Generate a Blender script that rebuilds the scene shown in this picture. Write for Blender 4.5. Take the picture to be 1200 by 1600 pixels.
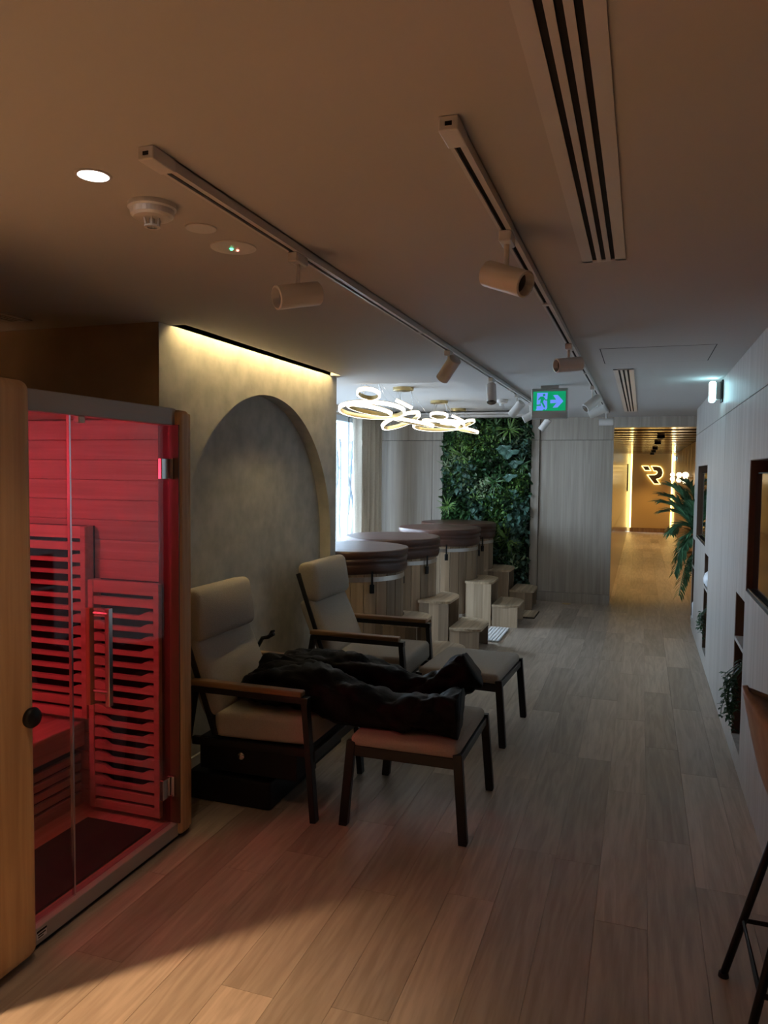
import bpy, bmesh, math, random
from mathutils import Vector, Matrix, noise
random.seed(7)
for o in list(bpy.data.objects): bpy.data.objects.remove(o)
SC = bpy.context.scene
COL = SC.collection
PI = math.pi

# ---------------------------------------------------------------- camera
def make_camera():
    yaw, pitch, roll = math.radians(18.8), math.radians(-3.1), math.radians(0.62)
    f = Vector((-math.sin(yaw)*math.cos(pitch), math.cos(yaw)*math.cos(pitch), math.sin(pitch)))
    r = Vector((math.cos(yaw), math.sin(yaw), 0)); u = r.cross(f)
    r2 = r*math.cos(roll) + u*math.sin(roll); u2 = r2.cross(f)
    cam = bpy.data.cameras.new('camera'); cam.sensor_fit = 'VERTICAL'
    cam.sensor_height = 36; cam.sensor_width = 27; cam.lens = 1180/1600*36
    cam.clip_start = .05; cam.clip_end = 200
    o = bpy.data.objects.new('camera', cam); COL.objects.link(o)
    m = Matrix((r2, u2, -f)).transposed().to_4x4(); m.translation = Vector((0, 0, 1.65))
    o.matrix_world = m
    SC.camera = o
make_camera()
# ---------------------------------------------------------------- world, exposure
W = bpy.data.worlds.new('sky'); SC.world = W; W.use_nodes = True
bg = W.node_tree.nodes['Background']; bg.inputs[0].default_value = (.60, .79, 1, 1); bg.inputs[1].default_value = 9.0
SC.view_settings.view_transform = 'Standard'; SC.view_settings.look = 'None'
SC.view_settings.exposure = 0.75; SC.view_settings.gamma = 1; SC.view_settings.use_curve_mapping = False

def lamp(name, kind, loc, energy, color, size=.1, rot=None, parent=None, spot=None, blend=.5, sy=None):
    l = bpy.data.lights.new(name, kind); l.energy = energy; l.color = color
    if kind == 'AREA':
        l.size = size
        if sy: l.shape = 'RECTANGLE'; l.size_y = sy
    else: l.shadow_soft_size = size
    if spot: l.spot_size = math.radians(spot); l.spot_blend = blend
    o = bpy.data.objects.new(name, l); COL.objects.link(o); o.location = loc
    if rot: o.rotation_euler = rot
    if parent: o.parent = parent
    return o
# light portal in the window opening (guides sampling of the sky, gives no light itself)
pt = lamp('window_portal', 'AREA', (-3.62, 7.475, 1.29), 1, (1, 1, 1), 2.08, (0, -PI/2, 0), sy=3.95)
pt.data.cycles.is_portal = True

# ---------------------------------------------------------------- materials
MATS = {}
def nodes(name):
    m = bpy.data.materials.new(name); m.use_nodes = True; MATS[name] = m
    nt = m.node_tree; return m, nt, nt.nodes['Principled BSDF']
def plain(name, c, rough=.5, metal=0, noise=0, scale=40, bump=0, spec=.5, coat=0):
    m, nt, b = nodes(name)
    b.inputs['Base Color'].default_value = (*c, 1); b.inputs['Roughness'].default_value = rough
    b.inputs['Metallic'].default_value = metal; b.inputs['Specular IOR Level'].default_value = spec
    b.inputs['Coat Weight'].default_value = coat
    if noise or bump:
        t = nt.nodes.new('ShaderNodeTexCoord'); n = nt.nodes.new('ShaderNodeTexNoise')
        n.inputs['Scale'].default_value = scale; n.inputs['Detail'].default_value = 5
        nt.links.new(t.outputs['Object'], n.inputs['Vector'])
        if noise:
            r = nt.nodes.new('ShaderNodeValToRGB')
            r.color_ramp.elements[0].position = .3; r.color_ramp.elements[1].position = .7
            r.color_ramp.elements[0].color = (*[x*(1-noise) for x in c], 1)
            r.color_ramp.elements[1].color = (*[min(1, x*(1+noise)) for x in c], 1)
            nt.links.new(n.outputs['Fac'], r.inputs['Fac']); nt.links.new(r.outputs['Color'], b.inputs['Base Color'])
        if bump:
            bp = nt.nodes.new('ShaderNodeBump'); bp.inputs['Strength'].default_value = bump; bp.inputs['Distance'].default_value = .01
            nt.links.new(n.outputs['Fac'], bp.inputs['Height']); nt.links.new(bp.outputs['Normal'], b.inputs['Normal'])
    return m
def emit(name, c, s):
    m, nt, b = nodes(name)
    b.inputs['Base Color'].default_value = (*[x*.5 for x in c], 1)
    b.inputs['Emission Color'].default_value = (*c, 1); b.inputs['Emission Strength'].default_value = s
    return m
def wood(name, dark, light, axis, fine=60, stretch=18, rough=.45, vary=.25, rings=.5, coat=0, wscale=3):
    """grain runs along `axis`; every object gets its own tone and offset"""
    m, nt, b = nodes(name); L = nt.links.new; N = nt.nodes.new
    t = N('ShaderNodeTexCoord'); oi = N('ShaderNodeObjectInfo')
    mul = N('ShaderNodeVectorMath'); mul.operation = 'MULTIPLY_ADD'
    cmb = N('ShaderNodeCombineXYZ')
    m1 = N('ShaderNodeMath'); m1.operation = 'MULTIPLY'; m1.inputs[1].default_value = 37.0 if vary else 0
    L(oi.outputs['Random'], m1.inputs[0])
    for k in range(3): L(m1.outputs[0], cmb.inputs[k])
    sc = [1., 1., 1.]; sc['XYZ'.index(axis)] = 1./stretch
    mul.inputs[1].default_value = sc
    L(t.outputs['Object'], mul.inputs[0]); L(cmb.outputs[0], mul.inputs[2])
    n1 = N('ShaderNodeTexNoise'); n1.inputs['Scale'].default_value = fine; n1.inputs['Detail'].default_value = 6; n1.inputs['Roughness'].default_value = .6
    L(mul.outputs[0], n1.inputs['Vector'])
    w = N('ShaderNodeTexNoise'); w.inputs['Scale'].default_value = wscale*3; w.inputs['Detail'].default_value = 3; w.inputs['Distortion'].default_value = 1.2
    L(mul.outputs[0], w.inputs['Vector'])
    wr = N('ShaderNodeMath'); wr.operation = 'MULTIPLY'; wr.inputs[1].default_value = 26; L(w.outputs['Fac'], wr.inputs[0])
    ws = N('ShaderNodeMath'); ws.operation = 'SINE'; L(wr.outputs[0], ws.inputs[0])
    wm = N('ShaderNodeMath'); wm.operation = 'MULTIPLY_ADD'; wm.inputs[1].default_value = .16*rings; wm.inputs[2].default_value = 0; L(ws.outputs[0], wm.inputs[0])
    ad = N('ShaderNodeMath'); ad.operation = 'ADD'; L(n1.outputs['Fac'], ad.inputs[0]); L(wm.outputs[0], ad.inputs[1])
    r = N('ShaderNodeValToRGB'); r.color_ramp.elements[0].position = .28; r.color_ramp.elements[1].position = .72
    r.color_ramp.elements[0].color = (*dark, 1); r.color_ramp.elements[1].color = (*light, 1)
    L(ad.outputs[0], r.inputs['Fac'])
    hv = N('ShaderNodeHueSaturation'); L(r.outputs['Color'], hv.inputs['Color'])
    mr = N('ShaderNodeMapRange'); mr.inputs['To Min'].default_value = 1-vary; mr.inputs['To Max'].default_value = 1+vary
    L(oi.outputs['Random'], mr.inputs['Value']); L(mr.outputs['Result'], hv.inputs['Value'])
    L(hv.outputs['Color'], b.inputs['Base Color'])
    b.inputs['Roughness'].default_value = rough; b.inputs['Coat Weight'].default_value = coat; b.inputs['Coat Roughness'].default_value = .12
    bp = N('ShaderNodeBump'); bp.inputs['Strength'].default_value = .12; bp.inputs['Distance'].default_value = .004
    L(n1.outputs['Fac'], bp.inputs['Height']); L(bp.outputs['Normal'], b.inputs['Normal'])
    return m
def glassmat(name, tint=(1, 1, 1), base=.05, rough=0.0):
    m = bpy.data.materials.new(name); m.use_nodes = True; MATS[name] = m
    nt = m.node_tree; nt.nodes.clear(); N = nt.nodes.new; L = nt.links.new
    o = N('ShaderNodeOutputMaterial'); mx = N('ShaderNodeMixShader'); tr = N('ShaderNodeBsdfTransparent'); g = N('ShaderNodeBsdfGlossy')
    lw = N('ShaderNodeLayerWeight'); pw_ = N('ShaderNodeMath'); pw_.operation = 'POWER'; pw_.inputs[1].default_value = 5
    fr = N('ShaderNodeMath'); fr.operation = 'MULTIPLY_ADD'; fr.inputs[1].default_value = .9; fr.inputs[2].default_value = base
    L(lw.outputs['Facing'], pw_.inputs[0]); L(pw_.outputs[0], fr.inputs[0])
    tr.inputs[0].default_value = (*tint, 1); g.inputs['Roughness'].default_value = rough
    L(fr.outputs[0], mx.inputs[0]); L(tr.outputs[0], mx.inputs[1]); L(g.outputs[0], mx.inputs[2]); L(mx.outputs[0], o.inputs[0])
    return m

wood('oak_floor', (.335, .27, .21), (.465, .385, .31), 'Y', fine=38, stretch=10, rough=.42, vary=.2, rings=.75)
wood('laminate', (.36, .33, .295), (.50, .47, .44), 'Z', fine=22, stretch=30, rough=.4, vary=.0, rings=.5)
wood('laminate_end', (.32, .275, .225), (.45, .395, .335), 'Z', fine=22, stretch=30, rough=.42, vary=.04, rings=.6)
wood('walnut', (.20, .105, .045), (.36, .21, .09), 'Z', fine=30, stretch=25, rough=.22, vary=.12, rings=.4, coat=.6)
wood('walnut_matte', (.20, .105, .045), (.36, .21, .09), 'Z', fine=30, stretch=25, rough=.45, vary=.12, rings=.4)
wood('walnut_ceiling', (.12, .06, .025), (.27, .15, .065), 'X', fine=30, stretch=25, rough=.2, vary=.3, rings=.4, coat=.8)
wood('pine', (.42, .24, .105), (.60, .37, .18), 'Z', fine=25, stretch=25, rough=.5, vary=.03, rings=.5)
wood('hemlock', (.50, .36, .25), (.72, .55, .40), 'X', fine=25, stretch=25, rough=.6, vary=.08, rings=.4)
wood('hemlock_y', (.50, .36, .25), (.72, .55, .40), 'Y', fine=25, stretch=25, rough=.6, vary=.08, rings=.4)
wood('acacia', (.28, .20, .13), (.40, .295, .195), 'Z', fine=18, stretch=22, rough=.5, vary=.36, rings=.6)
wood('acacia_light', (.42, .31, .20), (.55, .43, .30), 'Z', fine=18, stretch=22, rough=.5, vary=.25, rings=.6)
wood('acacia_top', (.36, .26, .165), (.60, .47, .32), 'Y', fine=25, stretch=22, rough=.42, vary=.22, rings=.6)
wood('arm_wood', (.16, .08, .035), (.26, .145, .07), 'X', fine=40, stretch=20, rough=.4, vary=.05)
wood('stool_wood', (.25, .19, .15), (.36, .28, .23), 'Z', fine=40, stretch=20, rough=.4, vary=.0)
plain('white_paint', (.53, .505, .48), .85)
plain('plaster', (.44, .415, .365), .85, noise=.16, scale=9, bump=.1)
plain('dark_plaster', (.34, .26, .18), .85, noise=.1, scale=6)
plain('white_plastic', (.68, .65, .62), .35)
plain('white_metal', (.60, .575, .55), .35)
plain('grey_bar', (.36, .33, .30), .4)
plain('black', (.005, .005, .0055), .5, spec=.3)
plain('dark_slot', (.006, .006, .006), .9)
plain('charcoal_metal', (.011, .0105, .0105), .38, spec=.4)
plain('fabric', (.38, .34, .29), .95, noise=.08, scale=180, bump=.25, spec=.2)
plain('pants', (.004, .004, .005), .55, spec=.12, noise=.3, scale=30, bump=.3)
plain('brass', (.62, .47, .22), .3, 1)
plain('chrome', (.7, .7, .7), .2, 1)
plain('band_metal', (.62, .60, .57), .35, 1)
plain('leather', (.075, .033, .023), .36, noise=.25, scale=6, bump=.2)
plain('curtain_cloth', (.52, .47, .39), .95, noise=.06, scale=60)
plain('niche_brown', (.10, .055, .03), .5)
plain('screen', (.01, .009, .008), .03, spec=.7, coat=.5)
plain('leaf_dark', (0.026, 0.075, 0.028), .36, noise=.4, scale=9)
plain('leaf_mid', (0.05, 0.14, 0.04), .36, noise=.4, scale=9)
plain('leaf_light', (0.14, 0.27, 0.06), .36, noise=.4, scale=9)
plain('leaf_blue', (0.075, 0.16, 0.125), .36, noise=.4, scale=9)
plain('leaf_pale', (.26, .34, .20), .5, noise=.3, scale=9)
plain('palm_leaf', (.11, .27, .14), .36, noise=.35, scale=9)
plain('moss_back', (.008, .018, .008), .95, noise=.5, scale=30)
plain('terracotta', (.10, .08, .07), .7)
plain('rubber', (.015, .014, .014), .8)
plain('mat_white', (.80, .80, .80), .6)
plain('sign_grey', (.42, .41, .39), .5)
plain('end_paint', (.62, .43, .17), .8)
plain('logo_face', (.20, .13, .05), .4)
plain('window_frame', (.62, .70, .78), .4)
plain('concrete', (.55, .55, .55), .8, noise=.1, scale=2)
plain('far_glass', (.12, .16, .20), .2)
plain('ceramic', (.80, .82, .85), .3)
glassmat('glass'); glassmat('sauna_glass', (.80, .74, .74))
emit('led_white', (1, .93, .80), 2.6)
emit('led_warm', (1, .72, .22), 4.0)
emit('led_cove', (1, .76, .36), 60.0)
emit('led_logo', (1, .74, .26), 2.2)
emit('sconce_glow', (1, .78, .48), 3.2)
emit('downlight_glow', (1, .93, .86), 12.0)
emit('emergency_glow', (.45, .88, 1), 9.0)
emit('sign_green', (.0, .50, .20), .32)
emit('sign_white', (.16, .30, 1.0), .5)
emit('red_glow', (1, .10, .12), 4.0)
emit('dot_green', (.1, 1, .4), 3.0); emit('dot_red', (1, .2, .15), 3.0)

# ---------------------------------------------------------------- mesh helpers
class MB:
    def __init__(s): s.v = []; s.f = []
    def add(s, vs, fs):
        o = len(s.v); s.v += [tuple(v) for v in vs]; s.f += [tuple(i+o for i in f) for f in fs]; return s
    def box(s, x0, x1, y0, y1, z0, z1):
        if x0 > x1: x0, x1 = x1, x0
        if y0 > y1: y0, y1 = y1, y0
        if z0 > z1: z0, z1 = z1, z0
        return s.add([(x0,y0,z0),(x1,y0,z0),(x1,y1,z0),(x0,y1,z0),(x0,y0,z1),(x1,y0,z1),(x1,y1,z1),(x0,y1,z1)],
                     [(0,3,2,1),(4,5,6,7),(0,1,5,4),(1,2,6,5),(2,3,7,6),(3,0,4,7)])
    def quad(s, a, b, c, d): return s.add([a, b, c, d], [(0,1,2,3)])
    def bar(s, a, b, w, h, up=(0,0,1), w2=None, h2=None):
        a = Vector(a); b = Vector(b); d = (b-a).normalized(); up = Vector(up)
        sd = d.cross(up)
        if sd.length < 1e-4: sd = d.cross(Vector((1,0,0)))
        sd.normalize(); u = sd.cross(d)
        vs = []
        for p, ww, hh in ((a, w, h), (b, w2 or w, h2 or h)):
            for i, j in ((-1,-1),(1,-1),(1,1),(-1,1)): vs.append(p + sd*ww/2*i + u*hh/2*j)
        return s.add(vs, [(3,2,1,0),(4,5,6,7),(0,1,5,4),(1,2,6,5),(2,3,7,6),(3,0,4,7)])
    def tube(s, pts, r, n=8, cap=True):
        pts = [Vector(p) for p in pts]; rs = r if isinstance(r, (list, tuple)) else [r]*len(pts)
        base = len(s.v); ref = None
        for i, p in enumerate(pts):
            d = (pts[min(i+1, len(pts)-1)] - pts[max(i-1, 0)]).normalized()
            if ref is None: ref = Vector((0,0,1)) if abs(d.z) < .9 else Vector((1,0,0))
            sd = d.cross(ref).normalized(); u = sd.cross(d).normalized(); ref = u
            for k in range(n):
                a = 2*PI*k/n; s.v.append(tuple(p + (sd*math.cos(a)+u*math.sin(a))*rs[i]))
        for i in range(len(pts)-1):
            for k in range(n):
                a = base+i*n+k; b2 = base+i*n+(k+1) % n
                s.f.append((a, b2, b2+n, a+n))
        if cap:
            s.f.append(tuple(base+k for k in reversed(range(n)))); s.f.append(tuple(base+(len(pts)-1)*n+k for k in range(n)))
        return s
    def lathe(s, prof, n=32, c=(0,0,0), M=None):
        base = len(s.v)
        for r, z in prof:
            for k in range(n):
                a = 2*PI*k/n; p = Vector((r*math.cos(a), r*math.sin(a), z))
                if M is not None: p = M @ p
                s.v.append((p.x+c[0], p.y+c[1], p.z+c[2]))
        for i in range(len(prof)-1):
            for k in range(n):
                a = base+i*n+k; b2 = base+i*n+(k+1) % n
                s.f.append((a, b2, b2+n, a+n))
        return s
    def prism(s, poly, fn, d0, d1):
        """poly: 2-D outline; fn(u, v, d) -> 3-D"""
        n = len(poly)
        vs = [fn(u, v, d0) for u, v in poly] + [fn(u, v, d1) for u, v in poly]
        return s.add(vs, [tuple(range(n)), tuple(reversed(range(n, 2*n)))] + [(i, i+n, (i+1) % n+n, (i+1) % n) for i in range(n)])
    def rbox(s, x0, x1, y0, y1, z0, z1, r, n=6, puff=0):
        """rounded, slightly puffed block"""
        c = Vector(((x0+x1)/2, (y0+y1)/2, (z0+z1)/2)); hx, hy, hz = (x1-x0)/2, (y1-y0)/2, (z1-z0)/2
        H = (hx, hy, hz)
        def pos(h):
            k = [-h, -h+r*.3, -h+r*.7, -h+r]; m = n
            return k + [(-h+r)+(2*h-2*r)*i/m for i in range(1, m)] + [h-r, h-r*.7, h-r*.3, h]
        for ax in range(3):
            a1, a2 = (ax+1) % 3, (ax+2) % 3
            P1, P2 = pos(H[a1]), pos(H[a2])
            for sg in (-1, 1):
                base = len(s.v)
                for p in P1:
                    for q in P2:
                        v = [0, 0, 0]; v[ax] = sg*H[ax]; v[a1] = p; v[a2] = q
                        inn = Vector([max(-H[k]+r, min(H[k]-r, v[k])) for k in range(3)])
                        d = Vector(v)-inn
                        w = inn + (d.normalized()*r if d.length > 1e-9 else Vector((0,0,0)))
                        if puff:
                            fx = 1-(w[0]/hx)**2; fy = 1-(w[1]/hy)**2; fz = 1-(w[2]/hz)**2
                            mn = H.index(min(H)); ff = [fx, fy, fz]; ff[mn] = 1
                            w[mn] += puff*ff[0]*ff[1]*ff[2]*(w[mn]/H[mn])
                        s.v.append(tuple(c+w))
                m = len(P2)
                for i in range(len(P1)-1):
                    for j in range(m-1):
                        q = (base+i*m+j, base+(i+1)*m+j, base+(i+1)*m+j+1, base+i*m+j+1)
                        s.f.append(q if sg > 0 else q[::-1])
        return s
    def xf(s, M):
        s.v = [tuple(M @ Vector(v)) for v in s.v]; return s
    def build(s, name, mat, parent=None, smooth=False, bevel=0, weld=False, seg=2):
        me = bpy.data.meshes.new(name); me.from_pydata(s.v, [], s.f)
        if bevel or weld or True:
            bm = bmesh.new(); bm.from_mesh(me)
            if weld: bmesh.ops.remove_doubles(bm, verts=bm.verts, dist=1e-5)
            bmesh.ops.recalc_face_normals(bm, faces=bm.faces)
            if bevel: bmesh.ops.bevel(bm, geom=bm.edges[:], offset=bevel, segments=seg, affect='EDGES', profile=.5, clamp_overlap=True)
            bm.to_mesh(me); bm.free()
        me.materials.append(MATS[mat])
        if smooth:
            me.polygons.foreach_set('use_smooth', [True]*len(me.polygons))
        me.update()
        o = bpy.data.objects.new(name, me); COL.objects.link(o)
        if parent: o.parent = parent
        return o
def smooth_angle(o, deg=40):
    me = o.data; me.polygons.foreach_set('use_smooth', [True]*len(me.polygons))
    bm = bmesh.new(); bm.from_mesh(me)
    for e in bm.edges:
        if len(e.link_faces) == 2 and e.calc_face_angle(0) > math.radians(deg): e.smooth = False
    bm.to_mesh(me); bm.free(); return o
def tag(o, label=None, cat=None, group=None, kind=None):
    if label: o['label'] = label
    if cat: o['category'] = cat
    if group: o['group'] = group
    if kind: o['kind'] = kind
    return o
def empty(name, loc=(0,0,0), rz=0):
    o = bpy.data.objects.new(name, None); COL.objects.link(o); o.location = loc; o.rotation_euler = (0, 0, rz); o.empty_display_size = .1
    return o
def thing(name, label, cat, loc=(0,0,0), rz=0, group=None): return tag(empty(name, loc, rz), label, cat, group)
def struct(name, mb, mat, label=None, cat=None, **k):
    o = mb.build(name, mat, **k); return tag(o, label, cat, kind='structure')
def copy_tree(o, parent=None):
    c = o.copy(); COL.objects.link(c)
    if parent: c.parent = parent
    for ch in list(o.children):
        if ch.type in ('MESH', 'EMPTY'): copy_tree(ch, c)
    return c
def rect(fn, u0, u1, v0, v1): return [fn(u0, v0), fn(u1, v0), fn(u1, v1), fn(u0, v1)]

# ================================================================ SETTING
H = 2.35
XR, XL, YE = .54, -2.2, 9.8          # right wall, arched wall, end wall
# ---- floor
fl = struct('floor', MB().box(-4.2, 1.7, -2.5, 23.2, -.12, -.008), 'oak_floor', 'light oak plank floor running down the room and the passage', 'floor')
pw, pl = .185, 1.22
pm = MB().box(0, pw-.0012, 0, 1, -.008, 0).build('plank', 'oak_floor', fl); PLANK = pm.data; first = True
def plank(x, y0, y1):
    global first
    o = pm if first else bpy.data.objects.new('plank', PLANK)
    if not first: COL.objects.link(o); o.parent = fl
    first = False
    o.location = (x, y0, 0); o.scale = (1, y1-y0-.0012, 1)
row = 0; x = -2.34
while x < 1.6:
    y = .9 - random.random()*pl
    corr = -.36-pw < x < .88
    yend = 22.6 if corr else YE
    spans = [(.9, yend)] if x < .60 else ([(.9, 3.29), (8.78, yend)] if x < .88 else [(.9, 3.29)])
    while y < 22.6:
        for s0, s1 in spans:
            a, b = max(y, s0), min(y+pl, s1)
            if b-a > .03: plank(x, a, b)
        y += pl
    x += pw; row += 1
# ---- ceiling (main slab with cove slot and raised tray)
cm = MB()
def slab(x0, x1, y0, y1, z=H, t=.25): cm.box(x0, x1, y0, y1, z, z+t)
TX0, TX1, TY0, TY1 = -3.4, -1.36, 5.78, 9.55
SX0, SX1, SY0, SY1 = -2.2, -2.12, 3.2, 5.2
slab(-4.2, SX0, -2.5, SY1); slab(SX1, 1.7, -2.5, SY1); slab(SX0, SX1, -2.5, SY0)
slab(-4.2, 1.7, SY1, TY0); slab(-4.2, TX0, TY0, TY1); slab(TX1, 1.7, TY0, TY1); slab(-4.2, 1.7, TY1, YE+.1)
cm.box(TX0-.02, TX1+.02, TY0-.02, TY1+.02, 2.42, 2.6); cm.box(SX0-.1, SX1+.1, SY0-.1, SY1+.1, 2.5, 2.6)
ceil = struct('ceiling', cm, 'white_paint', 'white plasterboard ceiling with a raised tray by the window', 'ceiling')
MB().box(-.245, .365, 4.45, 5.068, H-.0006, H).build('access_panel_gap', 'dark_slot', ceil)
MB().box(-.240, .360, 4.455, 5.062, H-.0012, H).build('access_panel', 'white_paint', ceil)
MB().box(-3.35, -1.42, 9.40, 9.55, 2.378, 2.40).build('tray_ledge', 'white_paint', ceil)
# ---- arched wall on the left
AY, AZ, AR, AD = 4.24, 1.13, .98, .085
am = MB(); y0w, y1w, ztop = 3.1, 5.32, 2.5
ys = [AY-AR+2*AR*i/64 for i in range(65)]
ys = [AY-AR*math.cos(PI*i/72) for i in range(73)]
am.quad((XL, y0w, 0), (XL, AY-AR, 0), (XL, AY-AR, ztop), (XL, y0w, ztop))
am.quad((XL, AY+AR, 0), (XL, y1w, 0), (XL, y1w, ztop), (XL, AY+AR, ztop))
def az(y): return AZ+math.sqrt(max(0, AR*AR-(y-AY)**2))
for a, b in zip(ys[:-1], ys[1:]):
    am.quad((XL, a, az(a)), (XL, b, az(b)), (XL, b, ztop), (XL, a, ztop))
    am.quad((XL, a, az(a)), (XL, b, az(b)), (XL-AD, b, az(b)), (XL-AD, a, az(a)))
    am.quad((XL-AD, a, 0), (XL-AD, b, 0), (XL-AD, b, az(b)), (XL-AD, a, az(a)))
for yy in (AY-AR, AY+AR): am.quad((XL, yy, 0), (XL, yy, AZ), (XL-AD, yy, AZ), (XL-AD, yy, 0))
am.quad((XL, y1w, 0), (-4.2, y1w, 0), (-4.2, y1w, ztop), (XL, y1w, ztop))
am.quad((XL-AD-.05, y0w+.02, 0), (XL-AD-.05, y1w, 0), (XL-AD-.05, y1w, ztop), (XL-AD-.05, y0w+.02, ztop))
struct('wall_left', am, 'plaster', 'beige limewash wall with a shallow arched recess', 'wall')
struct('wall_return', MB().box(-4.2, XL-.001, 3.1, 3.12, 0, ztop), 'dark_plaster', 'brown painted wall behind the red lit sauna', 'wall', bevel=0)
cs = MB().box(SX1-.016, SX1-.001, SY0+.03, SY1-.03, 2.43, 2.442).build('cove_light', 'led_cove'); tag(cs, 'warm light strip hidden in the ceiling slot above the arched wall', 'light strip')
struct('baseboard_left', MB().box(XL, XL+.012, 3.12, AY-.985, 0, .08).box(XL-AD, XL-AD+.012, AY-AR, AY+AR, 0, .08).box(XL, XL+.012, AY+.985, y1w, 0, .08), 'white_paint', 'low pale skirting under the arched wall', 'baseboard')
# ---- window wall with window
wm = MB(); XW = -3.5
WY0, WY1, WZ0, WZ1 = 5.5, 9.45, .25, 2.33
wm.box(XW-.12, XW, 5.32, WY0, 0, 2.5).box(XW-.12, XW, WY1, YE, 0, 2.5).box(XW-.12, XW, WY0, WY1, 0, WZ0).box(XW-.12, XW, WY0, WY1, WZ1, 2.5)
struct('wall_window', wm, 'white_paint', 'pale wall around the tall window behind the tubs', 'wall')
win = tag(empty('window_1', (XW-.06, 7.25, WZ0)), 'tall pale framed window behind the wooden tubs', 'window', kind='structure')
fm = MB(); wy0, wy1 = WY0-7.25, WY1-7.25; hz = WZ1-WZ0
for a, b in ((wy0, wy0+.07), (wy1-.07, wy1), (-.04, .04), (1.63, 1.67)): fm.box(-.04, .05, a, b, 0, hz)
for a, b in ((0, .07), (hz-.07, hz)): fm.box(-.04, .05, wy0, wy1, a, b)
fm.build('window_frame', 'window_frame', win)
for a, b in ((wy0+.07, -.04), (.04, 1.63), (1.67, wy1-.07)): MB().box(-.003, .003, a, b, .07, hz-.07).build('pane', 'glass', win)
# ---- end wall of wood panels: left panel, green wall bay, right panel, beam above passage
ew = struct('wall_end', MB().box(-3.62, -.37, YE+.03, YE+.15, 0, H+.25), 'moss_back', 'end wall of pale wood grain panels around a planted bay', 'wall')
def ep(x0, x1, z0, z1, d=0, name='panel'):
    return MB().box(x0, x1, YE+d, YE+.04, z0, z1).build(name, 'laminate_end', ew, bevel=.0015, seg=1)
for a, b in ((-3.5, -2.66), (-2.656, -2.515)):
    ep(a, b, 0, 2.062); ep(a, b, 2.067, H+.08)
ep(-1.345, -1.245, 0, 2.062, -.03, 'jamb_panel'); ep(-1.345, -1.245, 2.067, H, -.03, 'jamb_panel')
ep(-1.24, -.342, .13, 2.062); ep(-1.24, -.342, 2.067, H); ep(-1.24, -.342, 0, .127, 0, 'plinth_panel')
bmm = struct('trim_1', MB().box(-.342, 1.7, YE, YE+.12, 2.222, H+.2), 'laminate_end', 'pale wood grain beam over the passage opening', 'beam')
rp = tag(MB().lathe([(.0, 0), (.055, 0), (.055, .006), (.04, .008), (0, .008)], 20, (-.86, 9.72, 0)).build('floor_socket', 'brass'), 'small round brass plate set in the floor by the end wall', 'floor plate')
# ---- right wall with niches
rw = struct('wall_right', MB().box(XR+.20, XR+.26, 3.3, 8.76, 0, H+.05).box(XR+.012, XR+.2, 3.3, 3.32, 0, H), 'niche_brown', 'pale wood grain wall with open shelf niches and screens', 'wall')
NI = [(3.25, 4.40, 1.035, 1.73), (4.425, 4.815, .13, .97), (6.755, 7.13, .13, .97), (7.15, 8.30, 1.02, 1.735), (8.40, 8.74, .13, .97)]
def rpanel(y0, y1, z0, z1):
    m = MB(); yc = sorted({y0, y1} | {v for n in NI for v in n[:2] if y0 < v < y1}); 
    for a, b in zip(yc[:-1], yc[1:]):
        holes = sorted([(max(z0, n[2]), min(z1, n[3])) for n in NI if n[0] <= a+1e-6 and n[1] >= b-1e-6 and n[3] > z0 and n[2] < z1])
        z = z0
        for h0, h1 in holes:
            if h0 > z: m.box(XR, XR+.2, a, b, z, h0)
            z = h1
        if z1 > z: m.box(XR, XR+.2, a, b, z, z1)
    m.build('panel', 'laminate', rw)
for a, b in ((3.3, 4.412), (4.414, 4.82), (4.822, 5.728), (5.733, 6.748), (6.75, 7.14), (7.142, 8.35), (8.352, 8.76)):
    rpanel(a, b, .085, 2.066)
for a, b in ((3.3, 5.728), (5.733, 8.76)): rpanel(a, b, 2.071, H-.004)
for a, b in ((3.3, 5.728), (5.733, 8.76)): MB().box(XR+.004, XR+.1, a, b, 0, .082).build('plinth_panel', 'laminate', rw)
for n in NI:
    if n[2] < .5:      # shelf niche: middle shelf
        zs = .71 if n[0] < 5 else .685
        MB().box(XR+.001, XR+.199, n[0], n[1], zs-.022, zs).build('shelf', 'laminate', rw)
for n in NI:
    lt = .004
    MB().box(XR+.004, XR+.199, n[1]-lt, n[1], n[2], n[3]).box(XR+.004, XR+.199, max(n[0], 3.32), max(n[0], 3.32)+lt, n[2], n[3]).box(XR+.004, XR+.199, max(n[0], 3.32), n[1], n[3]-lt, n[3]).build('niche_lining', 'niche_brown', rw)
# walls outside the picture that close the room
struct('wall_back', MB().box(-4.2, 1.7, -2.6, -2.5, 0, H+.1), 'dark_plaster')
struct('wall_far_left', MB().box(-4.3, -4.2, -2.5, 3.1, 0, H+.1), 'dark_plaster')
struct('wall_near_right', MB().box(1.6, 1.7, -2.5, 3.3, 0, H+.1).box(XR+.26, 1.7, 3.3, 3.4, 0, H+.1), 'dark_plaster')
struct('wall_passage_side', MB().box(XR+.26, XR+.5, 8.7, 8.76, 0, H), 'laminate')
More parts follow.
